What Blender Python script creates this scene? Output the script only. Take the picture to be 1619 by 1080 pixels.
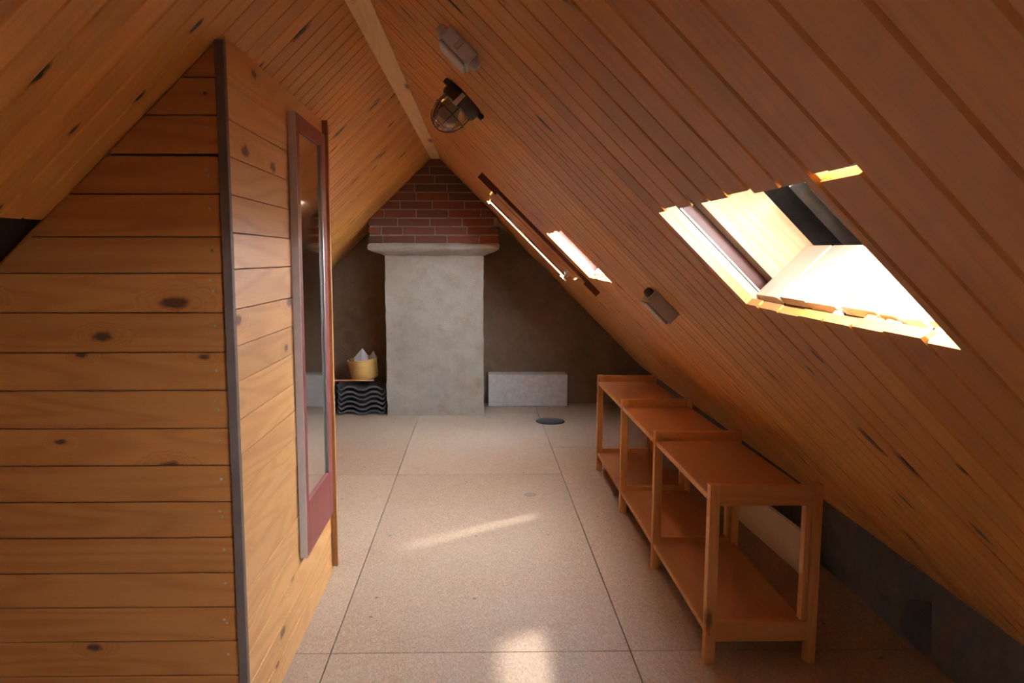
import bpy, math, random
from mathutils import Vector, Matrix
random.seed(7)
for o in list(bpy.data.objects): bpy.data.objects.remove(o)
scene = bpy.context.scene
col = scene.collection

# ------------------------------------------------------------------ camera
W, H_ = 1619, 1080
F, PPX, PPY, CAM_H, YAW, PITCH = 1175.0, 774.4, 540.0, 1.18, 0.016, 0.112
cd = bpy.data.cameras.new('camera'); cam = bpy.data.objects.new('camera', cd); col.objects.link(cam)
cam.location = (0, 0, CAM_H)
cam.rotation_euler = (math.pi/2 - PITCH, 0, -YAW)
cd.sensor_width = 36; cd.lens = F/W*36
cd.shift_x = (W/2 - PPX)/W
cd.clip_start = 0.02
scene.camera = cam

# ------------------------------------------------------------------ sky, sun, exposure
world = bpy.data.worlds.new('sky'); scene.world = world; world.use_nodes = True
nt = world.node_tree; nt.nodes.clear()
wo = nt.nodes.new('ShaderNodeOutputWorld'); bg = nt.nodes.new('ShaderNodeBackground')
tc = nt.nodes.new('ShaderNodeTexCoord'); sx = nt.nodes.new('ShaderNodeSeparateXYZ')
rp = nt.nodes.new('ShaderNodeValToRGB')
rp.color_ramp.elements[0].position = 0.49; rp.color_ramp.elements[0].color = (0.20, 0.19, 0.16, 1)
rp.color_ramp.elements[1].position = 0.51; rp.color_ramp.elements[1].color = (0.74, 0.88, 1.0, 1)
mp = nt.nodes.new('ShaderNodeMath'); mp.operation = 'MULTIPLY_ADD'; mp.inputs[1].default_value = 0.5; mp.inputs[2].default_value = 0.5
nt.links.new(tc.outputs['Generated'], sx.inputs[0]); nt.links.new(sx.outputs['Z'], mp.inputs[0])
nt.links.new(mp.outputs[0], rp.inputs[0]); nt.links.new(rp.outputs[0], bg.inputs[0]); nt.links.new(bg.outputs[0], wo.inputs[0])
bg.inputs[1].default_value = 6.0
sd = bpy.data.lights.new('sun', 'SUN'); sun = bpy.data.objects.new('sun', sd); col.objects.link(sun)
sd.energy = 0.26; sd.angle = math.radians(2.5); sd.color = (1.0, 0.93, 0.82)
SUN_DIR = Vector((-0.20, -0.62, -0.757)).normalized()
sun.rotation_euler = SUN_DIR.to_track_quat('-Z', 'Y').to_euler(); sun.location = (3, 8, 8)
vs = scene.view_settings
vs.view_transform = 'Standard'; vs.look = 'None'; vs.gamma = 1; vs.use_curve_mapping = False
vs.exposure = 4.40

# ------------------------------------------------------------------ mesh helpers
class MB:
    def __init__(s): s.v = []; s.f = []
    def add(s, vs_, fs):
        b = len(s.v); s.v += [tuple(p) for p in vs_]; s.f += [tuple(i+b for i in f) for f in fs]; return s
    def box(s, x0, x1, y0, y1, z0, z1, T=None):
        p = [(x, y, z) for z in (z0, z1) for y in (y0, y1) for x in (x0, x1)]
        if T: p = [T(*q) for q in p]
        return s.add(p, [(0,2,3,1),(4,5,7,6),(0,1,5,4),(2,6,7,3),(0,4,6,2),(1,3,7,5)])
    def prism(s, poly, T0, T1):           # poly: list of 2D points; T0/T1 map (a,b)->3D
        n = len(poly)
        p = [T0(*q) for q in poly] + [T1(*q) for q in poly]
        return s.add(p, [tuple(range(n-1, -1, -1)), tuple(range(n, 2*n))] + [(i, (i+1) % n, (i+1) % n+n, i+n) for i in range(n)])
    def tube(s, pts, r, n=8, closed=False):
        pts = [Vector(p) for p in pts]; rings = []
        for i, p in enumerate(pts):
            a = pts[i-1] if (i or closed) else p; c = pts[(i+1) % len(pts)] if (i < len(pts)-1 or closed) else p
            d = (c-a).normalized(); t = Vector((0, 0, 1)) if abs(d.z) < .9 else Vector((1, 0, 0))
            e = d.cross(t).normalized(); g = d.cross(e)
            rings.append([p + r*(math.cos(2*math.pi*k/n)*e + math.sin(2*math.pi*k/n)*g) for k in range(n)])
        b = [q for R in rings for q in R]; fs = []
        m = len(pts)
        for i in range(m if closed else m-1):
            j = (i+1) % m
            for k in range(n): fs.append((i*n+k, i*n+(k+1) % n, j*n+(k+1) % n, j*n+k))
        if not closed: fs += [tuple(range(n-1, -1, -1)), tuple((m-1)*n+k for k in range(n))]
        return s.add(b, fs)
    def lathe(s, prof, n=24, T=None, cap=True):
        p = [(r*math.cos(2*math.pi*k/n), r*math.sin(2*math.pi*k/n), z) for r, z in prof for k in range(n)]
        if T: p = [T(*q) for q in p]
        fs = [(i*n+k, i*n+(k+1) % n, (i+1)*n+(k+1) % n, (i+1)*n+k) for i in range(len(prof)-1) for k in range(n)]
        if cap: fs += [tuple(range(n-1, -1, -1)), tuple((len(prof)-1)*n+k for k in range(n))]
        return s.add(p, fs)
    def mesh(s, name, smooth=False):
        me = bpy.data.meshes.new(name); me.from_pydata(s.v, [], s.f)
        import bmesh
        bm = bmesh.new(); bm.from_mesh(me); bmesh.ops.recalc_face_normals(bm, faces=bm.faces); bm.to_mesh(me); bm.free()
        if smooth:
            for p in me.polygons: p.use_smooth = True
            try: me.set_sharp_from_angle(angle=math.radians(40))
            except Exception: pass
        me.update(); return me
def link(name, me, mat, parent=None, M=None):
    o = bpy.data.objects.new(name, me); col.objects.link(o)
    if mat is not None and me is not None and not me.materials: me.materials.append(mat)
    if parent: o.parent = parent
    if M is not None: o.matrix_local = M
    return o
def obj(name, mb, mat, parent=None, M=None, smooth=False, bevel=0):
    o = link(name, mb.mesh(name, smooth), mat, parent, M)
    if bevel:
        b = o.modifiers.new('bevel', 'BEVEL'); b.width = bevel; b.segments = 2; b.limit_method = 'ANGLE'
    return o
def tag(o, label, cat, group=None):
    o['label'] = label; o['category'] = cat
    if group: o['group'] = group
    return o
def struct(o, label=None):
    o['kind'] = 'structure'
    if label: o['label'] = label
    return o
def empty(name, loc=(0, 0, 0), rz=0):
    o = bpy.data.objects.new(name, None); col.objects.link(o); o.location = loc; o.rotation_euler = (0, 0, rz)
    o.empty_display_size = .05; return o
def clip(poly, a, b, c):                  # keep a*x+b*y<=c
    out = []
    for i, p in enumerate(poly):
        q = poly[(i+1) % len(poly)]; dp = a*p[0]+b*p[1]-c; dq = a*q[0]+b*q[1]-c
        if dp <= 0: out.append(p)
        if (dp < 0 < dq) or (dq < 0 < dp):
            t = dp/(dp-dq); out.append((p[0]+t*(q[0]-p[0]), p[1]+t*(q[1]-p[1])))
    return out
def area(poly): return abs(sum(p[0]*q[1]-q[0]*p[1] for p, q in zip(poly, poly[1:]+poly[:1])))/2

# ------------------------------------------------------------------ materials
def newmat(name):
    m = bpy.data.materials.new(name); m.use_nodes = True
    n = m.node_tree.nodes; n.clear()
    out = n.new('ShaderNodeOutputMaterial'); b = n.new('ShaderNodeBsdfPrincipled')
    m.node_tree.links.new(b.outputs[0], out.inputs[0]); return m, m.node_tree, b
class NT:
    def __init__(s, t): s.t = t
    def n(s, typ, **kw):
        x = s.t.nodes.new(typ)
        for k, v in kw.items(): setattr(x, k, v)
        return x
    def l(s, a, b): s.t.links.new(a, b)
    def math(s, op, a, b=None, c=None, clamp=False):
        x = s.n('ShaderNodeMath', operation=op); x.use_clamp = clamp
        for i, v in enumerate((a, b, c)):
            if v is None: continue
            if isinstance(v, (int, float)): x.inputs[i].default_value = v
            else: s.l(v, x.inputs[i])
        return x.outputs[0]
    def mix(s, f, a, b, mode='MIX'):
        x = s.n('ShaderNodeMix', data_type='RGBA', blend_type=mode)
        for i, v in ((0, f), (6, a), (7, b)):
            if isinstance(v, (int, float)): x.inputs[i].default_value = v
            elif isinstance(v, tuple): x.inputs[i].default_value = v+(1,) if len(v) == 3 else v
            else: s.l(v, x.inputs[i])
        return x.outputs[2]
    def noise(s, vec, scale, detail=3, rough=.5, dist=0):
        x = s.n('ShaderNodeTexNoise'); x.inputs['Scale'].default_value = scale; x.inputs['Detail'].default_value = detail
        x.inputs['Roughness'].default_value = rough; x.inputs['Distortion'].default_value = dist
        if vec is not None: s.l(vec, x.inputs['Vector'])
        return x.outputs['Fac']
    def ramp(s, f, stops):
        x = s.n('ShaderNodeValToRGB'); e = x.color_ramp.elements
        while len(e) < len(stops): e.new(.5)
        for el, (p, c) in zip(e, stops): el.position = p; el.color = c+(1,) if isinstance(c, tuple) else (c, c, c, 1)
        s.l(f, x.inputs[0]); return x.outputs[0]
    def scalev(s, v, k, off=None):
        x = s.n('ShaderNodeVectorMath', operation='MULTIPLY'); s.l(v, x.inputs[0]); x.inputs[1].default_value = k
        return x.outputs[0]
    def bump(s, h, strength, dist, b):
        x = s.n('ShaderNodeBump'); x.inputs['Strength'].default_value = strength; x.inputs['Distance'].default_value = dist
        s.l(h, x.inputs['Height']); s.l(x.outputs[0], b.inputs['Normal'])

def wood(name, base, dark, knot, knot_amount=.45, knot_scale=(3.0, 9.0), rough=.42, vary=.25, axis='X', knot_r=.17, ring=.4):
    m, t, b = newmat(name); N = NT(t)
    tc = N.n('ShaderNodeTexCoord'); oi = N.n('ShaderNodeObjectInfo')
    sep = N.n('ShaderNodeSeparateXYZ'); N.l(tc.outputs['Object'], sep.inputs[0])
    ax = {'X': (0, 1, 2), 'Z': (2, 0, 1), 'Y': (1, 0, 2)}[axis]
    r1 = N.math('MULTIPLY', oi.outputs['Random'], 37.0); r2 = N.math('MULTIPLY', oi.outputs['Random'], 211.0)
    X = N.math('ADD', sep.outputs[ax[0]], r1); Y = N.math('ADD', sep.outputs[ax[1]], r2); Z = sep.outputs[ax[2]]
    Y2 = N.math('ADD', Y, Z)
    def comb(kx, ky, kz=0.0):
        c = N.n('ShaderNodeCombineXYZ')
        N.l(N.math('MULTIPLY', X, kx), c.inputs[0]); N.l(N.math('MULTIPLY', Y2, ky), c.inputs[1])
        return c.outputs[0]
    vo = N.n('ShaderNodeTexVoronoi', voronoi_dimensions='2D', feature='F1')
    vo.inputs['Scale'].default_value = 1.0; N.l(comb(*knot_scale), vo.inputs['Vector'])
    sc = N.n('ShaderNodeSeparateXYZ'); N.l(vo.outputs['Color'], sc.inputs[0])
    on = N.math('GREATER_THAN', sc.outputs[0], 1-knot_amount)
    rad = N.math('MULTIPLY_ADD', sc.outputs[1], knot_r, knot_r*.35)
    wob = N.noise(comb(60, 60), 1.0, 2, .5)
    rel = N.math('ADD', N.math('DIVIDE', vo.outputs['Distance'], rad), N.math('MULTIPLY_ADD', wob, .9, -.45))
    near = N.math('MULTIPLY', N.math('SUBTRACT', 1.0, N.math('MULTIPLY', rel, .4), None, True), on)
    kmask = N.math('MULTIPLY', N.ramp(rel, [(.45, 1.0), (1.0, 0.0)]), on)
    low = N.noise(comb(.55, 5.0), 1.0, 2, .5, .3)
    ringv = N.math('MULTIPLY_ADD', near, .35, low)
    rings = N.math('SINE', N.math('MULTIPLY', ringv, 95.0))
    rings = N.math('POWER', N.math('MULTIPLY_ADD', rings, .5, .5), 2.0)
    fine = N.noise(comb(5, 190), 1.0, 3, .6)
    broad = N.noise(comb(.8, 7), 1.0, 2, .5)
    f = N.math('ADD', N.math('MULTIPLY', rings, ring), N.math('MULTIPLY', N.ramp(fine, [(.35, 0.0), (.75, 1.0)]), .3))
    f = N.math('ADD', f, N.math('MULTIPLY_ADD', broad, .5, -.2), None, True)
    c = N.mix(f, base, dark)
    c = N.mix(N.math('MULTIPLY', near, .35), c, tuple(x*.75 for x in dark))
    c = N.mix(kmask, c, knot)
    val = N.math('MULTIPLY_ADD', oi.outputs['Random'], vary, 1-vary/2)
    hs = N.n('ShaderNodeHueSaturation'); N.l(c, hs.inputs['Color']); N.l(val, hs.inputs['Value'])
    N.l(hs.outputs[0], b.inputs['Base Color'])
    b.inputs['Roughness'].default_value = rough
    b.inputs['Specular IOR Level'].default_value = .35
    N.bump(N.math('SUBTRACT', fine, N.math('MULTIPLY', kmask, .5)), .12, .002, b)
    return m
def plain(name, c, rough=.6, metal=0, noise_scale=0, amt=.2, bump=0, c2=None, spec=.4):
    m, t, b = newmat(name); N = NT(t)
    b.inputs['Roughness'].default_value = rough; b.inputs['Metallic'].default_value = metal; b.inputs['Specular IOR Level'].default_value = spec
    if noise_scale:
        tc = N.n('ShaderNodeTexCoord')
        f = N.noise(tc.outputs['Object'], noise_scale, 5, .6)
        d = c2 or tuple(x*(1-amt*2) for x in c)
        N.l(N.mix(N.ramp(f, [(.3, 0.0), (.7, 1.0)]), d, c), b.inputs['Base Color'])
        if bump: N.bump(f, bump, .004, b)
    else: b.inputs['Base Color'].default_value = c+(1,)
    return m
M_CEIL = wood('ceiling_pine', (.65, .278, .060), (.49, .184, .034), (.035, .012, .005), .26, (4.6, 11.0), .40, .22, knot_r=.16, ring=.28)
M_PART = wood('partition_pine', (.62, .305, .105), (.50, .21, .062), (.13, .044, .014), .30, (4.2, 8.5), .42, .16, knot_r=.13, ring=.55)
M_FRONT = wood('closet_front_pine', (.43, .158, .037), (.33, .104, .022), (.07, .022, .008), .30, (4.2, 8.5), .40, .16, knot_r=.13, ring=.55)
M_RACK = wood('rack_pine', (.56, .25, .075), (.43, .165, .044), (.18, .06, .02), .15, (3, 9), .45, .12)
M_RACKZ = wood('rack_pine_upright', (.58, .26, .078), (.44, .17, .046), (.18, .06, .02), .12, (3, 9), .45, .12, axis='Z')
M_SHELF = wood('shelf_panel', (.42, .175, .068), (.33, .128, .046), (.25, .09, .03), .05, (2, 6), .45, .10, axis='Y', ring=.2)
M_BATTEN = wood('ridge_pine', (.86, .56, .25), (.74, .43, .16), (.2, .08, .03), .2, (2, 9), .5, .05, axis='Y')
M_PALE = wood('pale_pine', (.58, .39, .21), (.44, .24, .10), (.30, .10, .04), .35, (4, 8), .6, .14, knot_r=.16)
M_SILL = wood('sill_pine', (.86, .70, .54), (.74, .52, .36), (.35, .16, .09), .3, (4, 8), .6, .08, axis='X', knot_r=.12)
M_STRIP = wood('corner_strip_wood', (.36, .165, .055), (.27, .11, .034), (.1, .03, .01), .1, (2, 9), .45, .05, axis='Z')
M_DARKWOOD = wood('mahogany_batten', (.13, .038, .020), (.08, .022, .012), (.03, .01, .005), .1, (2, 9), .45, .05)
M_BACK = plain('roof_backing', (.055, .028, .014), .9)
M_FOIL = plain('foil', (.32, .34, .40), .35, .6)
M_CREAM = plain('cream_board', (.70, .53, .34), .55, 0, 3, .08)
M_POST = plain('brown_post', (.15, .098, .080), .6, 0, 14, .15)
M_GREYEDGE = plain('grey_edge', (.50, .43, .39), .6, 0, 12, .06)
M_BURG = plain('burgundy_paint', (.20, .034, .030), .40, 0, 10, .10)
M_MIRROR = plain('mirror_glass', (.74, .77, .79), .06, 1.0)
M_TILE = plain('slate_tile', (.085, .085, .092), .55, 0, 40, .22, .4)
M_BUCKET = plain('yellow_bucket', (.62, .37, .11), .5, 0, 6, .10)
M_SHARD = plain('pale_shard', (.55, .56, .60), .7, 0, 12, .12)
M_BLOCK = plain('aerated_concrete', (.52, .50, .48), .9, 0, 30, .12, .5)
M_STICK = plain('stick_wood', (.48, .24, .12), .6, 0, 9, .1)
M_DISC = plain('dark_cover', (.045, .045, .046), .5, 0, 20, .1)
M_PLUG = plain('grey_plug', (.24, .20, .16), .7, 0, 30, .1)
M_SCREW = plain('screw_metal', (.40, .38, .36), .35, .9)
M_BOXPLASTIC = plain('grey_plastic', (.62, .63, .66), .45, 0, 25, .08)
M_BOXDARK = plain('outlet_plastic', (.50, .44, .40), .5, 0, 25, .06)
M_LAMPBASE = plain('bakelite', (.06, .053, .05), .45, 0, 25, .1)
M_WIRE = plain('wire_metal', (.09, .08, .075), .4, .8)
M_BLACKSHEET = plain('black_sheet', (.012, .013, .017), .28)
M_KNEE = plain('knee_wall', (.12, .098, .080), .9, 0, 18, .18, .5)
M_BITUMEN = plain('bitumen', (.062, .056, .056), .75, 0, 220, .25, .6)
M_WHITE = plain('white_scrap', (.80, .78, .72), .6)
M_ORANGE = plain('orange_foam', (.80, .36, .07), .8, 0, 60, .25, .6)
m, t, b = newmat('lamp_glass'); M_GLASS = m
b.inputs['Base Color'].default_value = (.80, .72, .62, 1); b.inputs['Roughness'].default_value = .12
b.inputs['Transmission Weight'].default_value = .85; b.inputs['IOR'].default_value = 1.45
def plaster(name, c, c2, stain, bumpk=.5):
    m, t, b = newmat(name); N = NT(t); tc = N.n('ShaderNodeTexCoord'); o = tc.outputs['Object']
    big = N.noise(o, 2.2, 5, .62, .4); mid = N.noise(o, 11, 5, .65); fine = N.noise(o, 160, 3, .6)
    cc = N.mix(N.ramp(big, [(.35, 0.0), (.68, 1.0)]), c2, c)
    cc = N.mix(N.math('MULTIPLY', N.ramp(mid, [(.47, 0.0), (.74, 1.0)]), .6), cc, stain)
    cc = N.mix(N.math('MULTIPLY', N.ramp(fine, [(.55, 0.0), (.8, 1.0)]), .25), cc, tuple(x*.6 for x in c2))
    N.l(cc, b.inputs['Base Color']); b.inputs['Roughness'].default_value = .9; b.inputs['Specular IOR Level'].default_value = .2
    N.bump(N.math('ADD', N.math('MULTIPLY', mid, .7), N.math('MULTIPLY', fine, .3)), bumpk, .012, b); return m
M_CHIM = plaster('chimney_plaster', (.34, .295, .25), (.27, .23, .19), (.22, .165, .12), .45)
M_GABLE = plaster('gable_plaster', (.24, .165, .115), (.18, .12, .08), (.27, .20, .145), .6)
M_MORTAR = plaster('mortar', (.36, .29, .235), (.26, .205, .165), (.13, .10, .08), .8)
def brickmat():
    m, t, b = newmat('brick'); N = NT(t); tc = N.n('ShaderNodeTexCoord'); oi = N.n('ShaderNodeObjectInfo')
    big = N.noise(tc.outputs['Object'], 22, 5, .65); f = N.noise(tc.outputs['Object'], 140, 2, .6)
    c = N.ramp(oi.outputs['Random'], [(0.0, (.13, .042, .026)), (.35, (.20, .054, .032)), (.7, (.165, .048, .030)), (1.0, (.085, .042, .030))])
    c = N.mix(N.ramp(big, [(.5, 0.0), (.8, 1.0)]), c, (.10, .055, .04))
    c = N.mix(N.math('MULTIPLY', N.ramp(f, [(.6, 0.0), (.8, 1.0)]), .3), c, (.30, .22, .17))
    N.l(c, b.inputs['Base Color']); b.inputs['Roughness'].default_value = .9
    N.bump(N.math('ADD', big, f), .4, .004, b); return m
M_BRICK = brickmat()
def chipboard():
    m, t, b = newmat('chipboard'); N = NT(t); tc = N.n('ShaderNodeTexCoord'); g = N.n('ShaderNodeNewGeometry'); o = g.outputs['Position']
    oi = N.n('ShaderNodeObjectInfo')
    v = N.n('ShaderNodeTexVoronoi', feature='F1'); v.inputs['Scale'].default_value = 260; N.l(N.scalev(o, (1, .45, 1)), v.inputs['Vector'])
    s = N.n('ShaderNodeSeparateXYZ'); N.l(v.outputs['Color'], s.inputs[0])
    fine = N.noise(o, 330, 2, .6); big = N.noise(o, 1.6, 5, .6, .5); mid = N.noise(o, 7, 4, .6)
    c = N.ramp(s.outputs[0], [(0.0, (.255, .155, .098)), (.3, (.315, .195, .126)), (.75, (.345, .22, .145)), (1.0, (.41, .275, .185))])
    c = N.mix(N.math('MULTIPLY', N.ramp(fine, [(.45, 0.0), (.75, 1.0)]), .35), c, (.19, .105, .063))
    c = N.mix(N.math('MULTIPLY', N.ramp(big, [(.42, 0.0), (.72, 1.0)]), .35), c, (.34, .255, .19))
    c = N.mix(N.math('MULTIPLY', N.ramp(mid, [(.58, 0.0), (.8, 1.0)]), .22), c, (.18, .11, .07))
    # pale plaster dust trodden into the boards in front of the chimney
    sp = N.n('ShaderNodeSeparateXYZ'); N.l(o, sp.inputs[0])
    d = N.math('ADD', sp.outputs[1], N.math('MULTIPLY_ADD', mid, 1.2, -.6))
    dust = N.math('MULTIPLY', N.ramp(N.math('MULTIPLY_ADD', d, .5, -2.0), [(.15, 0.0), (.75, 1.0)]), .55)
    c = N.mix(dust, c, (.34, .29, .235))
    dots = N.n('ShaderNodeTexVoronoi', feature='F1', voronoi_dimensions='2D'); dots.inputs['Scale'].default_value = 3.3; N.l(o, dots.inputs['Vector'])
    ds = N.n('ShaderNodeSeparateXYZ'); N.l(dots.outputs['Color'], ds.inputs[0])
    dm = N.math('MULTIPLY', N.math('LESS_THAN', dots.outputs['Distance'], .022), N.math('GREATER_THAN', ds.outputs[0], .6))
    c = N.mix(N.math('MULTIPLY', dm, .7), c, (.05, .04, .04))
    hs = N.n('ShaderNodeHueSaturation'); N.l(c, hs.inputs['Color']); N.l(N.math('MULTIPLY_ADD', oi.outputs['Random'], .10, .95), hs.inputs['Value'])
    N.l(hs.outputs[0], b.inputs['Base Color']); b.inputs['Roughness'].default_value = .55; b.inputs['Specular IOR Level'].default_value = .35
    N.bump(fine, .1, .001, b); return m
M_FLOOR = chipboard()
M_SEAM = plain('floor_under', (.05, .03, .018), .9)

# ------------------------------------------------------------------ roof geometry frames
O = Vector((-.326, 0, 1.867)); EU = Vector((.004, 1, .01)).normalized()
def frame(vx, vz):
    v = Vector((vx, 0, vz)); v -= EU*v.dot(EU); v.normalize(); n = EU.cross(v)
    if n.z < 0: n = -n
    return v, n
VR, NR = frame(1, -.997); VL, NL = frame(-1, -.964)
def PR(u, v, w=0): return O + EU*u + VR*v + NR*w
def PL(u, v, w=0): return O + EU*u + VL*v + NL*w
def zL(x, y): return 1.867 + .01*y - .964*(-.326 + .004*y - x)
def zR(x, y): return 1.867 + .01*y - .997*(x + .326 - .004*y)
U0, U1 = -1.9, 6.0                  # rear gable, far gable
GABLE = 6.0
KNEE_R, KNEE_L = 1.329, -1.95
VENDR = (KNEE_R + .326)/VR.x + .0    # where the slopes reach the knee walls
VENDL = (-.326 - KNEE_L)/-VL.x
PITCH_B = .0775; PHASE = .05
THK = .014
# openings as (u0,u1,v0,v1); the rear one is unseen, added to light the near end
HOLE1 = (.69, 1.26, .882, 1.102); HOLE2 = (2.72, 3.29, .872, 1.138); HOLE_FILL = (-1.34, -1.03, .882, 1.102); HATCH = (3.52, 4.86, .535, 1.205)
HOLEL = (1.08, 1.70, .895, 1.12)
HR = [HOLE_FILL, HOLE1, HOLE2, HATCH]; HL = [HOLEL]
HSLAB = [HOLE_FILL, (HOLE1[0]-.09,)+HOLE1[1:], HOLE2, HATCH]

def slab(P, holes, vend, w0, w1, grow):
    mb = MB()
    us = sorted({U0, U1} | {h[0]-grow for h in holes} | {h[1]+grow for h in holes})
    vs_ = sorted({-.12, vend+.05} | {h[2]-grow for h in holes} | {h[3]+grow for h in holes})
    for a, b in zip(us, us[1:]):
        for c, d in zip(vs_, vs_[1:]):
            um, vm = (a+b)/2, (c+d)/2
            if any(h[0]-grow < um < h[1]+grow and h[2]-grow < vm < h[3]+grow for h in holes): continue
            mb.box(a, b, c, d, w0, w1, P)
    return mb
G = .045
ceil_r = struct(obj('ceiling_right', slab(PR, HSLAB, VENDR, THK, .148, G), M_BACK), 'sloping plank ceiling pierced by two rectangular openings')
ceil_l = struct(obj('ceiling_left', slab(PL, HL, VENDL, THK, .148, .0), M_BACK), 'sloping plank ceiling over the boarded closet')

def planks(P, V, N, parent, holes, vend, v_start, kerfs=()):
    Ydir = N.cross(V)
    cache = {}
    k0 = int(math.floor((U0-PHASE)/PITCH_B))
    k = k0
    while True:
        a = PHASE + k*PITCH_B; b = a + PITCH_B; k += 1
        if a >= U1-.01: break
        a = max(a, U0); b = min(b, U1)
        if b-a < .02: continue
        cuts = [h for h in holes if h[0] < b-.001 and h[1] > a+.001]
        sgn = 1 if Ydir.dot(EU) > 0 else -1
        def emit(cells, chl, chr_):
            # cells: list of (ua,ub,va,vb); chamfer on real board sides only
            vc = sum((c[2]+c[3])/2 for c in cells)/len(cells); uc = (a+b)/2
            mb = MB()
            for (ua, ub, va, vb) in cells:
                l = .0012 if abs(ua-a) < 1e-6 else 0; r = .0012 if abs(ub-b) < 1e-6 else 0
                l2 = .0045 if l else 0; r2 = .0045 if r else 0
                prof = [(ua+l2, 0), (ub-r2, 0), (ub-r, .0045 if r else 0), (ub-r, THK), (ua+l, THK), (ua+l, .0045 if l else 0)]
                q = []
                for pnt in prof:
                    if not q or (abs(q[-1][0]-pnt[0]) > 1e-7 or abs(q[-1][1]-pnt[1]) > 1e-7): q.append(pnt)
                if abs(q[0][0]-q[-1][0]) < 1e-7 and abs(q[0][1]-q[-1][1]) < 1e-7: q.pop()
                mb.prism(q, lambda uu, ww: (va-vc, sgn*(uu-uc), ww), lambda uu, ww: (vb-vc, sgn*(uu-uc), ww))
            loc = P(uc, vc, random.uniform(-.0006, .0006))
            M = Matrix((V, Ydir, N)).transposed().to_4x4(); M.translation = loc
            key = (round(b-a, 4), len(cells), round(cells[0][2], 3), round(cells[0][3], 3)) if not cuts else None
            if key and key in cache: me = cache[key]
            else:
                me = mb.mesh('plank')
                if key: cache[key] = me
            link('plank', me, M_CEIL, parent, M)
        if not cuts:
            kf = [q for q in kerfs if q[0] < (a+b)/2 < q[1]]
            if kf:
                vv = kf[0][2]; emit([(a, b, v_start, vv-.005)], 1, 1); emit([(a, b, vv+.005, vend)], 1, 1)
            else: emit([(a, b, v_start, vend)], 1, 1)
            continue
        h = cuts[0]
        jt = random.uniform(-.004, .003); jb = random.uniform(-.002, .006)
        if h[0] <= a+.001 and h[1] >= b-.001:
            emit([(a, b, v_start, h[2]+jt)], 1, 1); emit([(a, b, h[3]+jb, vend)], 1, 1)
        elif h[1] < b:   # far edge inside board
            emit([(a, h[1], v_start, h[2]+jt), (a, h[1], h[3]+jb, vend), (h[1], b, v_start, vend)], 1, 1)
        else:
            emit([(h[0], b, v_start, h[2]+jt), (h[0], b, h[3]+jb, vend), (a, h[0], v_start, vend)], 1, 1)
planks(PR, VR, NR, ceil_r, HR, VENDR, .01, kerfs=[(.595, .68, .8825), (.595, .68, 1.104)])
planks(PL, VL, NL, ceil_l, HL, VENDL, .01)

# ridge batten
mb = MB()
for u in (U0, 5.46):
    pass
def ridge_pt(u, x, z): p = O + EU*u; return (p.x + x, p.y, p.z + z)
poly = [(-.034, -.037), (.034, -.037), (.030, -.028), (.004, -.004), (-.004, -.004), (-.030, -.028)]
mb.prism(poly, lambda x, z: ridge_pt(U0+.01, x+.004, z), lambda x, z: ridge_pt(5.44, x+.004, z))
struct(obj('trim_1', mb, M_BATTEN), 'pale flat batten running along the ridge')

# linings of the openings (real timber of the roof build-up)
def lining(h, far_off=0):
    u0, u1, v0, v1 = h
    T = lambda u, v, w: PR(u, v, w)
    Mv = Matrix((VR, EU, NR)).transposed().to_4x4()
    def piece(name, ua, ub, va, vb, wa, wb, mat, along='v'):
        c = ((ua+ub)/2, (va+vb)/2, (wa+wb)/2)
        if along == 'v': M = Matrix((VR, EU, NR)).transposed().to_4x4(); d = (vb-va, ub-ua, wb-wa)
        elif along == 'w': M = Matrix((NR, VR, EU)).transposed().to_4x4(); d = (wb-wa, vb-va, ub-ua)
        else: M = Matrix((EU, NR, VR)).transposed().to_4x4(); d = (ub-ua, wb-wa, vb-va)
        M.translation = PR(*c)
        mbb = MB().box(-d[0]/2, d[0]/2, -d[1]/2, d[1]/2, -d[2]/2, d[2]/2)
        return obj(name, mbb, mat, ceil_r, M, bevel=.0012)
    e = .003
    piece('lath', u1+e, u1+G, v0-.01, v1+.015, .0145, .029, M_PALE)
    piece('foil_strip', u1+e-.002, u1+G, v0-.01, v1+.012, .0295, .0335, M_FOIL)
    piece('rafter', u1+e, u1+G, v0-.015, v1+.018, .062, .150, M_PALE)
    piece('packing', u1+.038, u1+G, v0-.01, v1+.015, .034, .0615, M_DARKWOOD)
    # sill boards along the slope normal
    n = 6; pw = (u1-u0+.02)/n
    for i in range(n):
        piece('sill_board', u0-.01+i*pw+.004, u0-.01+(i+1)*pw-.004, v1+.001, v1+.017, .024+random.uniform(0, .003), .140+random.uniform(-.003, .003), M_SILL, 'w')
    piece('sill_backing', u0-.01, u1+.01, v1+.0175, v1+.028, .022, .136, M_DARKWOOD, 'u')
    for i in range(7):
        uu = random.uniform(u0, u1-.03); ln = random.uniform(.012, .03)
        piece('foam_scrap', uu, uu+ln, v1+.0035, v1+.012, .0145, .0145+random.uniform(.005, .009), M_ORANGE if i % 3 else M_WHITE, 'u')
    piece('upper_lining', u0-.02, u1, v0-.020, v0-.004, .02, .140, M_PALE, 'u')
    off = .10 if h is HOLE1 else 0
    piece('near_lining', u0-.030-off, u0-.014-off, v0-.003, v1, .02, .140, M_PALE, 'v')
    if off:
        for va, vb in ((v0-.04, v0-.006), (v0+.008, v1-.002), (v1+.006, v1+.04)): piece('backing_board', u0-.125, u0-.004, va, vb, .0145, .019, M_RACK, 'u')
        piece('backing_board', u0-.125, u0-.098, v0-.006, v0+.008, .0145, .019, M_RACK, 'u')
for h in (HOLE1, HOLE2, HOLE_FILL): lining(h)
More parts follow.
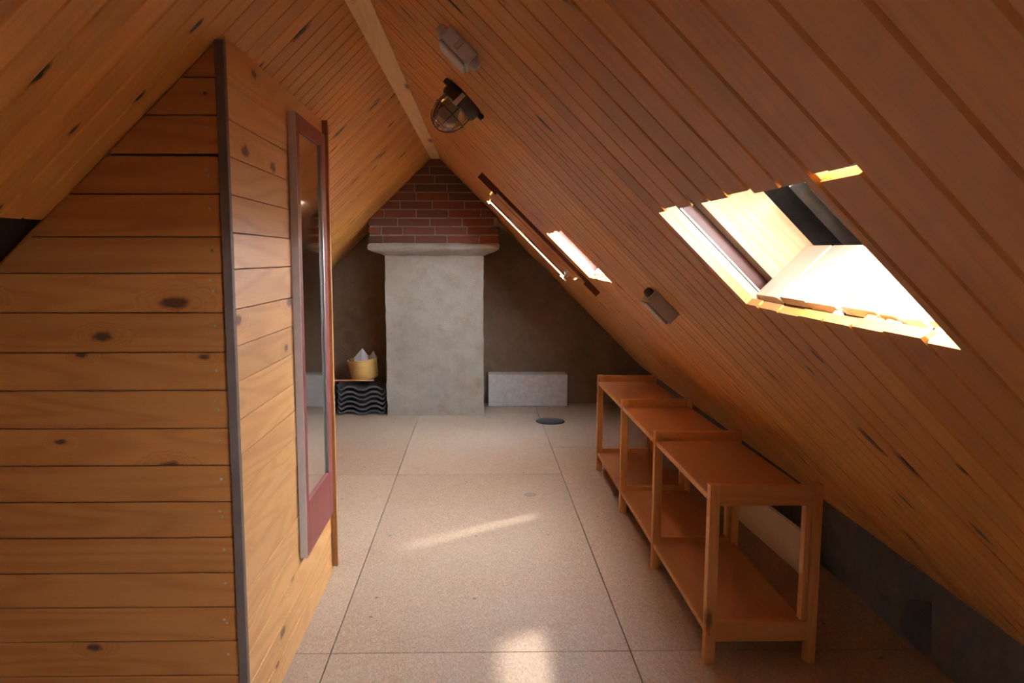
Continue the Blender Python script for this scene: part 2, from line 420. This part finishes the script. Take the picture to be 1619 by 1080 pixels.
# far reveal and loose scraps of the hatch opening
hatch = empty('hatch_cover', PR(3.5, .87, 0))
tag(hatch, 'loose board cover with a dark batten set in the roof opening by the chimney', 'hatch cover')
MVU = Matrix((VR, EU, NR)).transposed().to_4x4()
def slope_box(name, ua, ub, va, vb, wa, wb, mat, parent=None, bevel=.0015, origin=None):
    M = MVU.copy(); M.translation = PR((ua+ub)/2, (va+vb)/2, (wa+wb)/2)
    if parent is not None and parent is not ceil_r: M = Matrix.Translation(-parent.location) @ M
    d = (vb-va, ub-ua, wb-wa)
    return obj(name, MB().box(-d[0]/2, d[0]/2, -d[1]/2, d[1]/2, -d[2]/2, d[2]/2), mat, parent, M, bevel=bevel)
u0, u1, v0, v1 = HATCH
slope_box('cover_board', u0-.0445, 4.166, v0-.0445, v1+.0445, .0145, .028, M_CEIL, hatch)
slope_box('cover_board', 4.226, 4.765, v0-.0445, v1+.0445, .0145, .028, M_CEIL, hatch)
slope_box('lip', 4.140, 4.166, v0+.003, v1-.003, .0095, .0144, M_CEIL, hatch)
slope_box('lip', 4.738, 4.765, v0+.003, v1-.003, .004, .0144, M_CEIL, hatch)
slope_box('batten', 3.478, 3.518, .470, 1.250, -.016, -.0002, M_DARKWOOD, hatch)
slope_box('batten_end', 3.470, 3.477, .470, .585, -.030, -.0002, M_DARKWOOD, hatch)
slope_box('batten_end', 3.470, 3.477, 1.165, 1.250, -.028, -.0002, M_DARKWOOD, hatch)
slope_box('trim_lath', u1-.010, u1-.001, v0+.004, v1-.004, .002, .0135, M_PALE, ceil_r)
for (a, bq) in ((.52, .545), (1.195, 1.245)):
    slope_box('white_scrap', 4.80, 4.83, a, bq, -.012, -.001, M_WHITE, ceil_r)
slope_box('white_scrap', 4.66, 4.72, .70, .80, .001, .0155, M_WHITE, ceil_r)
slope_box('rafter', u1+.003, u1+G, v0-.015, v1+.018, .030, .150, M_PALE, ceil_r)

# roof tiles
def tile_mesh():
    wd, ln, th = .36, .40, .014
    pts = []
    n = 28
    for i in range(n+1):
        s = i/n
        z = .024*max(-1, min(1, 1.35*math.sin(2*math.pi*(s*2.0-.02)-math.pi/2)))*.5 + .012
        if s < .05: z += .032*(1-s/.05)
        if s > .95: z += .032*((s-.95)/.05)
        pts.append(((s-.5)*wd, z))
    mb = MB()
    up = [(x, z+th) for x, z in pts]
    loop = pts + up[::-1]; m = len(loop)
    p = [(x, -ln/2, z) for x, z in loop] + [(x, ln/2, z) for x, z in loop]
    fs = [(i, (i+1) % m, (i+1) % m+m, i+m) for i in range(m)]
    for base in (0, m):
        for i in range(n): fs.append((base+i, base+i+1, base+m-2-i, base+m-1-i))
    mb.add(p, fs)
    return mb.mesh('roof_tile', True)
TILE = tile_mesh()
def tile(M, label, group):
    o = link('roof_tile', TILE, M_TILE, None, M); tag(o, label, 'roof tile', group); o['kind'] = 'thing'; return o
NTH = ['bottom tile', 'tile second from the bottom', 'tile third from the bottom', 'tile third from the top', 'tile second from the top', 'topmost tile']
for i in range(6):
    tile(Matrix.Translation((-.885+random.uniform(-.006, .006), 5.745+random.uniform(-.012, .012), .001+i*.0362)) @ Matrix.Rotation(random.uniform(-.02, .02), 4, 'Z'),
         'charcoal wavy roof tile, %s of the stack under the yellow pot' % NTH[i], 'tiles stacked beside the chimney')
for i in range(6):
    tile(Matrix.Translation((-1.285+random.uniform(-.008, .008), 5.775+random.uniform(-.012, .012), .001+i*.0362)) @ Matrix.Rotation(random.uniform(-.03, .03), 4, 'Z'),
         'charcoal wavy roof tile, %s of the stack behind the closet' % NTH[i], 'tiles stacked behind the closet')
# tiles still lying on the roof over the large opening, rolls running down the slope
MT = Matrix((EU, -VR, NR)).transposed().to_4x4()
UST = .86  # tiles start this near the camera to hold skylight off the closet front
for i, nu in enumerate(('on the near side of', 'over the middle of', 'beyond')):
    for j, nv in enumerate(('upper', 'lower')):
        M = MT.copy(); M.translation = PR(UST+.18+i*.362, HOLE1[3]-.302+j*.406, .180)
        tile(M, 'weathered roof tile %s the large roof opening, in the %s row' % (nu, nv), 'tiles left on the roof over the large opening')
for i, nu in enumerate(('first', 'second', 'third')):  # unseen tile row, added to keep skylight off the floor beside the rack
    M = MT.copy(); M.translation = PR(HOLE2[0]-.06+i*.362, .655, .180)
    tile(M, 'unseen roof tile, %s from the rear gable, shading the opening by the hatch cover' % nu, 'unseen tiles added above the small opening')
slope_box('roof_batten', HOLE2[0]-.3, HOLE2[1]+.35, .80, .84, .1485, .179, M_DARKWOOD, ceil_r)
for vv in (HOLE1[2]-.06, HOLE1[3]+.06):
    slope_box('roof_batten', UST-.25, HOLE1[1]+.75, vv-.02, vv+.02, .1485, .179, M_DARKWOOD, ceil_r)

# black sheet closing the opening in the left slope
MLs = Matrix((VL, NL.cross(VL), NL)).transposed().to_4x4()
mb = MB(); nx, ny = 14, 8
P_ = [[(HOLEL[0]-.05+(HOLEL[1]-HOLEL[0]+.1)*i/nx, HOLEL[2]-.05+(HOLEL[3]-HOLEL[2]+.1)*j/ny, .09+random.uniform(-.02, .02)) for i in range(nx+1)] for j in range(ny+1)]
for j in range(ny):
    for i in range(nx):
        mb.add([PL(*P_[j][i]), PL(*P_[j][i+1]), PL(*P_[j+1][i+1]), PL(*P_[j+1][i])], [(0, 1, 2, 3)])
obj('black_sheet', mb, M_BLACKSHEET, ceil_l)
for hb in (.08,):
    M = MLs.copy(); M.translation = PL((HOLEL[0]+HOLEL[1])/2, (HOLEL[2]+HOLEL[3])/2, .152)
    obj('roof_cover', MB().box(-.16, .16, -.36, .36, -.004, .004), M_BACK, ceil_l, M)

# ------------------------------------------------------------------ floor
X0, X1, Y0, Y1 = -2.0, 1.40, -1.9, GABLE
floor = struct(obj('floor', MB().box(X0, X1, Y0, Y1, -.05, -.012), M_SEAM), 'chipboard sheet floor')
g = .0038
xs = [-2.25, -1.347, -.444, .459, 1.40]
cols = [[-1.9, -.3, 1.55, 3.40, 5.25, 6.0], [-1.9, .266, 2.12, 3.974, 5.82, 6.0], [-1.9, .266, 2.12, 3.974, 5.60, 6.0], [-1.9, .266, 2.12, 4.55, 6.0]]
for i, ys in enumerate(cols):
    a, b_ = max(xs[i], X0), min(xs[i+1], X1)
    for y0_, y1_ in zip(ys, ys[1:]):
        cx, cy = (a+b_)/2, (y0_+y1_)/2
        obj('floor_panel', MB().box(a-cx+g/2, b_-cx-g/2, y0_-cy+g/2, y1_-cy-g/2, -.012, 0), M_FLOOR, floor,
            Matrix.Translation((cx, cy, random.uniform(-.0004, 0))))

# ------------------------------------------------------------------ walls
def gable(name, y0_, y1_, mat, label):
    poly = [(X0-.05, -.06), (KNEE_R+.07, -.06), (KNEE_R+.07, zR(KNEE_R+.07, y0_)), (-.318, 1.867+.01*y0_+.02), (X0-.05, zL(X0-.05, y0_))]
    mb = MB().prism(poly, lambda x, z: (x, y0_, z), lambda x, z: (x, y1_, z))
    return struct(obj(name, mb, mat), label)
gable('wall_far', GABLE, GABLE+.2, M_GABLE, 'rough brown plastered gable wall behind the chimney')
gable('wall_rear', U0-.2, U0, M_GABLE, 'plastered gable wall at the other end of the attic')
kw = struct(obj('wall_right', MB().box(KNEE_R, KNEE_R+.12, Y0, Y1, -.05, .300), M_KNEE), 'low dark knee wall under the plank slope')
mb = MB().prism([(2.185, .012), (2.20, .05), (2.165, .135), (2.06, .178), (2.045, .02), (2.10, .004)], lambda y, z: (KNEE_R-.003, y, z), lambda y, z: (KNEE_R+.002, y, z))
obj('bitumen_patch', mb, M_BITUMEN, kw)
struct(obj('wall_left', MB().box(KNEE_L-.12, KNEE_L, Y0, Y1, -.05, .36), M_KNEE), 'low knee wall behind the closet')

# ------------------------------------------------------------------ closet partition
PX, PY, PYB = -.548, 1.676, 2.700
zf = [1.665, 1.570, 1.490, 1.407, 1.320, 1.227, 1.146, 1.058, .968, .881, .793, .706, .620, .534, .449, .365, .281, .195, .110, .028, .001]
def fpoly(z0, z1, x1, y):
    p = [(-2.0, z0), (x1, z0), (x1, z1), (-2.0, z1)]
    # below the left slope: z + .964*(..-x) <= c
    k = 1.867+.01*y-.964*(-.326+.004*y)
    return clip(p, -.964, 1, k-.004)
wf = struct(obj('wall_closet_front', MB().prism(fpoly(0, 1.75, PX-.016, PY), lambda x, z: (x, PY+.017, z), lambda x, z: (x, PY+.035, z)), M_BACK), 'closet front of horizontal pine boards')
screws = MB()
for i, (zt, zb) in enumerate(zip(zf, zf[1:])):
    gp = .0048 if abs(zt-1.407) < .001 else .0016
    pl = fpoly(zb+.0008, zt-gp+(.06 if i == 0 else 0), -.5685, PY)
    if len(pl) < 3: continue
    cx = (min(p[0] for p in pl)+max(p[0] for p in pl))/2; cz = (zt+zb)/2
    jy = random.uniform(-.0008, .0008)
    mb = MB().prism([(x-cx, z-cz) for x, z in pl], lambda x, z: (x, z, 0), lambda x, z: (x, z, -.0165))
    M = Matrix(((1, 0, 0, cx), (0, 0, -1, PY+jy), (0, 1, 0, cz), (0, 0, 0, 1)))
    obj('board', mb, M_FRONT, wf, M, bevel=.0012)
    if zt-zb > .05:
        for dx in ([-.592] if i % 3 else [-.592, -.598]):
            z_ = cz + random.uniform(-.004, .018) + (.012 if dx < -.595 else 0)
            screws.lathe([(.0001, 0), (.0034, 0), (.0034, .0012), (.0001, .0014)], 8, lambda x, y, z: (dx+x, PY-.0002-z, z_+y), cap=False)
sc = obj('screws', screws, M_SCREW, wf); sc['kind'] = 'stuff'
zs = [1.66, 1.563, 1.484, 1.403, 1.320, 1.236, 1.155, 1.064, .980, .898, .808, .726, .646, .558, .483, .395, .318, .241, .160, .080, .001]
zt_side = zL(PX, 2.2)-.006
ws = struct(obj('wall_closet_side', MB().box(PX-.035, PX-.017, PY+.036, PYB-.020, 0, zt_side), M_BACK), 'closet side of horizontal pine boards')
for i, (zt, zb) in enumerate(zip(zs, zs[1:])):
    t_ = zt_side if i == 0 else zt
    jx = random.uniform(-.0012, .0008); ya, yb = PY+.013, PYB-.001
    L = yb-ya; cz = (t_+zb)/2; hz = (t_-zb)/2-.0008
    M = Matrix(((0, 0, 1, PX+jx), (1, 0, 0, (ya+yb)/2), (0, 1, 0, cz), (0, 0, 0, 1)))
    obj('board', MB().box(-L/2, L/2, -hz, hz, -.016, 0), M_PART, ws, M, bevel=.0012)
struct(obj('wall_closet_back', MB().prism(fpoly(0, 1.75, PX-.002, PYB), lambda x, z: (x, PYB-.018, z), lambda x, z: (x, PYB, z)), M_PART), 'rear wall of the closet')
struct(obj('trim_2', MB().box(-.5680, PX+.001, PY-.006, PY+.012, 0, zL(-.56, PY)-.004), M_POST, bevel=.002), 'dark brown corner post of the closet')
struct(obj('trim_3', MB().box(PX+.001, PX+.021, PYB-.014, PYB+.004, .030, zL(PX+.021, 2.7)-.030), M_STRIP, bevel=.0015), 'thin reddish wood strip on the closet corner')

# ------------------------------------------------------------------ mirror on the closet side
mir = empty('wall_mirror', (PX+.001, 2.40, .262)); tag(mir, 'tall narrow mirror in a burgundy frame hung on the closet side', 'mirror')
ya, yb, zb, zt = 2.208, 2.622, .262, 1.600
def mpart(name, a, b_, c, d, x0, x1, mat):
    return obj(name, MB().box(x0, x1, a-2.40, b_-2.40, c-.262, d-.262), mat, mir, bevel=.001)
fx = .022
mpart('frame_side', ya-.004, ya-.0002, zb, zt, 0, fx+.001, M_GREYEDGE)
mpart('stile', ya, ya+.040, zb, zt, 0, fx, M_BURG)
mpart('stile', yb-.058, yb, zb, zt, 0, fx, M_BURG)
mpart('rail', ya+.0402, yb-.0582, zb, zb+.165, 0, fx, M_BURG)
mpart('rail', ya+.0402, yb-.0582, zt-.045, zt, 0, fx, M_BURG)
mpart('glass', ya+.038, yb-.056, zb+.160, zt-.043, .006, .014, M_MIRROR)
mpart('bead', yb-.0600, yb-.0572, zb+.166, zt-.046, .0145, .0215, M_SCREW)

# ------------------------------------------------------------------ chimney
ch = empty('chimney', (-.32, 5.75, 0)); tag(ch, 'plastered chimney breast with a ledge and bare brick stack above', 'chimney')
CX, CY = -.32, 5.75
mb = MB(); NZ = 26; rings = []
for k in range(NZ+1):
    z = 1.215*k/NZ; ring = []
    sec = [(-.683, GABLE-.004), (-.683, 5.504)] + [(-.683+.725*i/8, 5.504) for i in range(1, 8)] + [(.042, 5.504), (.042, GABLE-.004)]
    for i, (x, y) in enumerate(sec):
        jx = random.uniform(-.004, .004) if 0 < i < len(sec)-1 else 0
        ring.append((x+jx-CX, y+(random.uniform(-.003, .003) if 0 < i < len(sec)-1 else 0)-CY, z))
    rings.append(ring)
n = len(rings[0])
mb.add([p for r in rings for p in r], [(k*n+i, k*n+i+1, (k+1)*n+i+1, (k+1)*n+i) for k in range(NZ) for i in range(n-1)])
body = obj('plastered_breast', mb, M_CHIM, ch, smooth=True)
mb = MB()
lev = [(1.196, .006, .004), (1.208, .028, .018), (1.226, .085, .050), (1.240, .110, .064), (1.258, .118, .070), (1.276, .114, .066), (1.288, .100, .056)]
L = []
for z, dx, dy in lev:
    ring = []
    x0, x1, yf = -.683-dx, .042+dx, 5.504-dy
    path = [(x0, GABLE-.008), (x0, yf)] + [(x0+(x1-x0)*i/10, yf) for i in range(1, 10)] + [(x1, yf), (x1, GABLE-.008)]
    L.append([(x-CX+random.uniform(-.003, .003), y-CY+random.uniform(-.003, .003), z+random.uniform(-.003, .003)) for x, y in path])
n = len(L[0])
mb.add([p for r in L for p in r], [(k*n+i, k*n+i+1, (k+1)*n+i+1, (k+1)*n+i) for k in range(len(L)-1) for i in range(n-1)] + [tuple((len(L)-1)*n+i for i in range(n)), tuple(range(n))])
obj('ledge', mb, M_CHIM, ch, smooth=True)
BX0, BX1, BYF = -.790, .150, 5.452
def under_roof(poly, y, m=.004):
    kl = 1.867+.01*y-.964*(-.326+.004*y); kr = 1.867+.01*y+.997*(-.326+.004*y)
    poly = clip(poly, -.964, 1, kl-m)
    return clip(poly, .997, 1, kr-m) if len(poly) > 2 else poly
pl = under_roof([(BX0+.006, 1.284), (BX1-.006, 1.284), (BX1-.006, 2.1), (BX0+.006, 2.1)], BYF, .006)
obj('mortar_core', MB().prism([(x-CX, z) for x, z in pl], lambda x, z: (x, BYF+.009-CY, z), lambda x, z: (x, GABLE-.004-CY, z)), M_MORTAR, ch)
z = 1.289; row = 0; bl, hd, jn, chh = .222, .106, .011, .0500
pat = [[hd*.9, bl, bl, bl, bl], [.085, .145, bl, bl, bl, .12], [bl*.92, bl, bl, bl, hd], [hd, bl, bl, bl, bl], [bl, bl, bl, bl, hd], [hd, bl, bl, bl, bl]]
while z < 1.93:
    x = BX0; ws_ = pat[row % 6]
    for wdt in ws_ + [bl]:
        x2 = min(x+wdt, BX1)
        if x2-x < .03: break
        p = under_roof([(x, z), (x2, z), (x2, z+chh), (x, z+chh)], BYF)
        if len(p) > 2 and area(p) > .0006:
            cx = sum(q[0] for q in p)/len(p); cz = sum(q[1] for q in p)/len(p)
            j = random.uniform(-.003, .003)
            M = Matrix.Translation((cx-CX, BYF-CY+j, cz)) @ Matrix.Rotation(random.uniform(-.012, .012), 4, 'Y')
            obj('brick', MB().prism([(q[0]-cx, q[1]-cz) for q in p], lambda a, b_: (a, 0, b_), lambda a, b_: (a, .03, b_)), M_BRICK, ch, M, bevel=.003)
        x = x2+jn
    z += chh+jn; row += 1

# ------------------------------------------------------------------ things around the chimney
blk = obj('concrete_block', MB().box(-.316, .316, -.075, .075, 0, .258), M_BLOCK, None, Matrix.Translation((.398, 5.915, 0)) @ Matrix.Rotation(-.0, 4, 'Z'), bevel=.007)
tag(blk, 'pale grey aerated concrete block on the floor by the gable wall', 'block')
cov = obj('floor_cover', MB().lathe([(.0001, .0005), (.103, .0005), (.104, .004), (.098, .008), (.03, .009), (.0001, .009)], 40, cap=False), M_DISC, None, Matrix.Translation((.522, 5.285, 0)), smooth=True)
tag(cov, 'flat round black cover lying on the chipboard floor', 'cover')
plg = obj('floor_plug', MB().lathe([(.0001, .0003), (.030, .0003), (.030, .0016), (.0001, .002)], 20, cap=False), M_PLUG, None, Matrix.Translation((.26, 3.616, 0)))
tag(plg, 'small round grey plug in the chipboard floor', 'plug')

bk = empty('yellow_bucket', (-.872, 5.690, .262)); bk.rotation_euler = (.05, -.13, 0)
tag(bk, 'mustard yellow pot tilted on the stack of roof tiles', 'pot')
obj('pot_body', MB().lathe([(.0001, 0), (.098, 0), (.103, .006), (.112, .138), (.117, .142), (.117, .150), (.108, .150), (.106, .140), (.098, .010), (.0001, .008)], 36, cap=False), M_BUCKET, bk, smooth=True)
def shard(loc, rot, w, h, fold, label):
    o = empty('pot_shard', loc); o.rotation_euler = rot; tag(o, label, 'shard')
    mb = MB(); th = .007
    mb.prism([(0, 0), (w*.62, .01), (w*.45, h*.72), (0, h)], lambda x, z: (x, 0, z), lambda x, z: (x, th, z))
    obj('wide_face', mb, M_SHARD, o, bevel=.001)
    mb = MB().prism([(-.0005, 0), (-.0005, h), (-w*.5, h*.55), (-w*.42, .015)], lambda x, z: (x, -x*fold*.9, z), lambda x, z: (x, -x*fold*.9+th, z))
    obj('narrow_face', mb, M_SHARD, o, bevel=.001)
shard((-.905, 5.660, .300), (.10, .10, .25), .105, .195, .8, 'pale grey-blue pointed shard standing in the yellow pot')
shard((-.845, 5.705, .305), (-.05, .24, -.5), .095, .170, .6, 'darker grey shard leaning to the rim of the yellow pot')
st = obj('thin_stick', MB().box(-.19, .17, -.006, .006, 0, .010), M_STICK, None, Matrix.Translation((-.955, 5.548, .258)) @ Matrix.Rotation(.004, 4, 'Y'), bevel=.001)
tag(st, 'thin reddish wooden stick lying along the front of the tile stack', 'stick')
mb = MB().tube([(-1.09+.125*math.cos(a), 5.66+.02*math.sin(a), .300+.185*math.sin(a)) for a in [math.pi*k/18 for k in range(19)]], .0028, 6)
tag(obj('wire_loop', mb, M_WIRE, smooth=True), 'bent wire loop standing on the tiles beside the yellow pot', 'wire')

# ------------------------------------------------------------------ shelf rack
rk = empty('shelf_rack', (.82, 3.05, 0)); tag(rk, 'low three-bay pine rack with two tiers of shelves under the slope', 'shelf rack')
FY = [2.057, 2.717, 3.358, 4.042]; XF, XB, TOP = .675, .966, .537; ps = .030
def rp(name, x0, x1, y0_, y1_, z0, z1, mat, bev=.0015):
    c = ((x0+x1)/2, (y0_+y1_)/2, (z0+z1)/2)
    return obj(name, MB().box(x0-c[0], x1-c[0], y0_-c[1], y1_-c[1], z0-c[2], z1-c[2]), mat, rk, Matrix.Translation((c[0]-.82, c[1]-3.05, c[2])), bevel=bev)
for i, y in enumerate(FY):
    yj = y + .012
    rp('leg', XF-ps/2, XF+ps/2, y-ps/2, y+ps/2, 0, TOP, M_RACKZ)
    mb = MB(); cx, cy = XB, y
    rp('leg', XB-ps/2+.006, XB+ps/2+.004, y-ps/2, y+ps/2, 0, TOP, M_RACKZ)
    rp('leg', XB-ps/2-.012, XB-ps/2+.0035, y-ps/2+.006, y+ps/2+.004, .128, TOP-.062, M_RACKZ)
    rp('top_rail', XF+ps/2+.0005, XB-ps/2+.005, y-.010, y+.010, TOP-.062, TOP-.002, M_RACK)
    rp('bottom_rail', XF+ps/2+.0005, XB-ps/2+.005, y-.010, y+.010, .066, .126, M_RACK)
for a, b_ in zip(FY, FY[1:]):
    for z0, z1 in ((TOP-.050, TOP-.034), (.090, .106)):
        rp('shelf', XF-.008, XB+.002, a+ps/2+.001, b_-ps/2-.001, z0, z1, M_SHELF)
        rp('shelf_edge', XF-.0125, XF-.0082, a+ps/2+.001, b_-ps/2-.001, z0-.002, z1+.0005, M_RACK)
cb = obj('cream_board', MB().box(-.009, .009, -.47, .47, 0, .163), M_CREAM, None, Matrix.Translation((1.192, 3.13, 0)) @ Matrix.Rotation(.046, 4, 'Z'), bevel=.002)
tag(cb, 'cream board standing on edge between the rack and the knee wall', 'board')

# ------------------------------------------------------------------ fittings on the slope
def fitting(name, u, v, label, cat):
    e_ = bpy.data.objects.new(name, None); col.objects.link(e_); e_.empty_display_size = .03
    M = Matrix((VR, -EU, -NR)).transposed().to_4x4(); M.translation = PR(u, v, -.0005); e_.matrix_world = M
    return tag(e_, label, cat)           # local: x down the slope, y towards the camera, z into the room
sw = fitting('switch_box', 1.475, .418, 'grey surface-mounted switch box on the plank slope beside the caged lamp', 'switch box')
obj('case', MB().box(-.036, .036, -.036, .036, 0, .030), M_BOXPLASTIC, sw, bevel=.004)
obj('lid', MB().box(-.033, .033, -.033, .033, .0302, .037), M_BOXPLASTIC, sw, bevel=.003)
obj('switch_lever', MB().box(-.005, .005, .0362, .043, .004, .024), M_BOXDARK, sw, bevel=.0015)
obj('cable_gland', MB().lathe([(.0001, 0), (.011, 0), (.011, .012), (.008, .016), (.0001, .016)], 14, lambda x, y, z: (.0362+z, x+.02, y+.016), cap=False), M_BOXPLASTIC, sw, smooth=True)
obj('cable_gland', MB().lathe([(.0001, 0), (.011, 0), (.011, .012), (.008, .016), (.0001, .016)], 14, lambda x, y, z: (-.0362-z, x+.02, y+.016), cap=False), M_BOXPLASTIC, sw, smooth=True)
ob = fitting('outlet_box', 2.005, 1.168, 'small grey-brown outlet box on the plank slope below the roof opening', 'outlet box')
obj('case', MB().box(-.045, .045, -.038, .038, 0, .038), M_BOXDARK, ob, bevel=.003)
obj('lid', MB().box(-.041, .041, -.034, .034, .0382, .046), M_BOXDARK, ob, bevel=.004)
obj('cable_gland', MB().lathe([(.0001, 0), (.013, 0), (.013, .012), (.009, .018), (.0001, .018)], 14, lambda x, y, z: (-.0452-z, x+.01, y+.016), cap=False), M_LAMPBASE, ob, smooth=True)
lp = fitting('caged_lamp', 2.02, .405, 'old bulkhead lamp with glass dome in a wire cage on the slope', 'lamp')
obj('base', MB().lathe([(.0001, 0), (.056, 0), (.056, .026), (.050, .034), (.0001, .034)], 28, cap=False), M_LAMPBASE, lp, smooth=True)
obj('clip', MB().box(-.006, .006, .0545, .060, .004, .040), M_BOXPLASTIC, lp, bevel=.001)
obj('ear', MB().box(.0555, .070, -.010, .010, .0, .014), M_LAMPBASE, lp, bevel=.003)
obj('ear', MB().box(-.070, -.0555, -.010, .010, .0, .014), M_LAMPBASE, lp, bevel=.003)
obj('glass_dome', MB().lathe([(.041, .0345), (.043, .050), (.042, .065), (.037, .082), (.027, .095), (.013, .102), (.0005, .104)], 28, cap=False), M_GLASS, lp, smooth=True)
obj('bulb', MB().lathe([(.010, .035), (.011, .045), (.018, .058), (.020, .068), (.015, .080), (.0005, .085)], 18, cap=False), plain('bulb_glass', (.5, .45, .38), .2), lp, smooth=True)
for k in range(3):
    a = math.pi*k/3 + .26
    prof = [(.049, .034), (.050, .052), (.048, .070), (.041, .088), (.029, .101), (.013, .109), (0, .111)]
    path = [(r*math.cos(a), r*math.sin(a), z) for r, z in prof] + [(-r*math.cos(a), -r*math.sin(a), z) for r, z in prof[-2::-1]]
    obj('cage_wire', MB().tube(path, .0017, 6), M_WIRE, lp, smooth=True)
obj('cage_ring', MB().tube([(.0495*math.cos(2*math.pi*k/28), .0495*math.sin(2*math.pi*k/28), .060) for k in range(28)], .0017, 6, True), M_WIRE, lp, smooth=True)
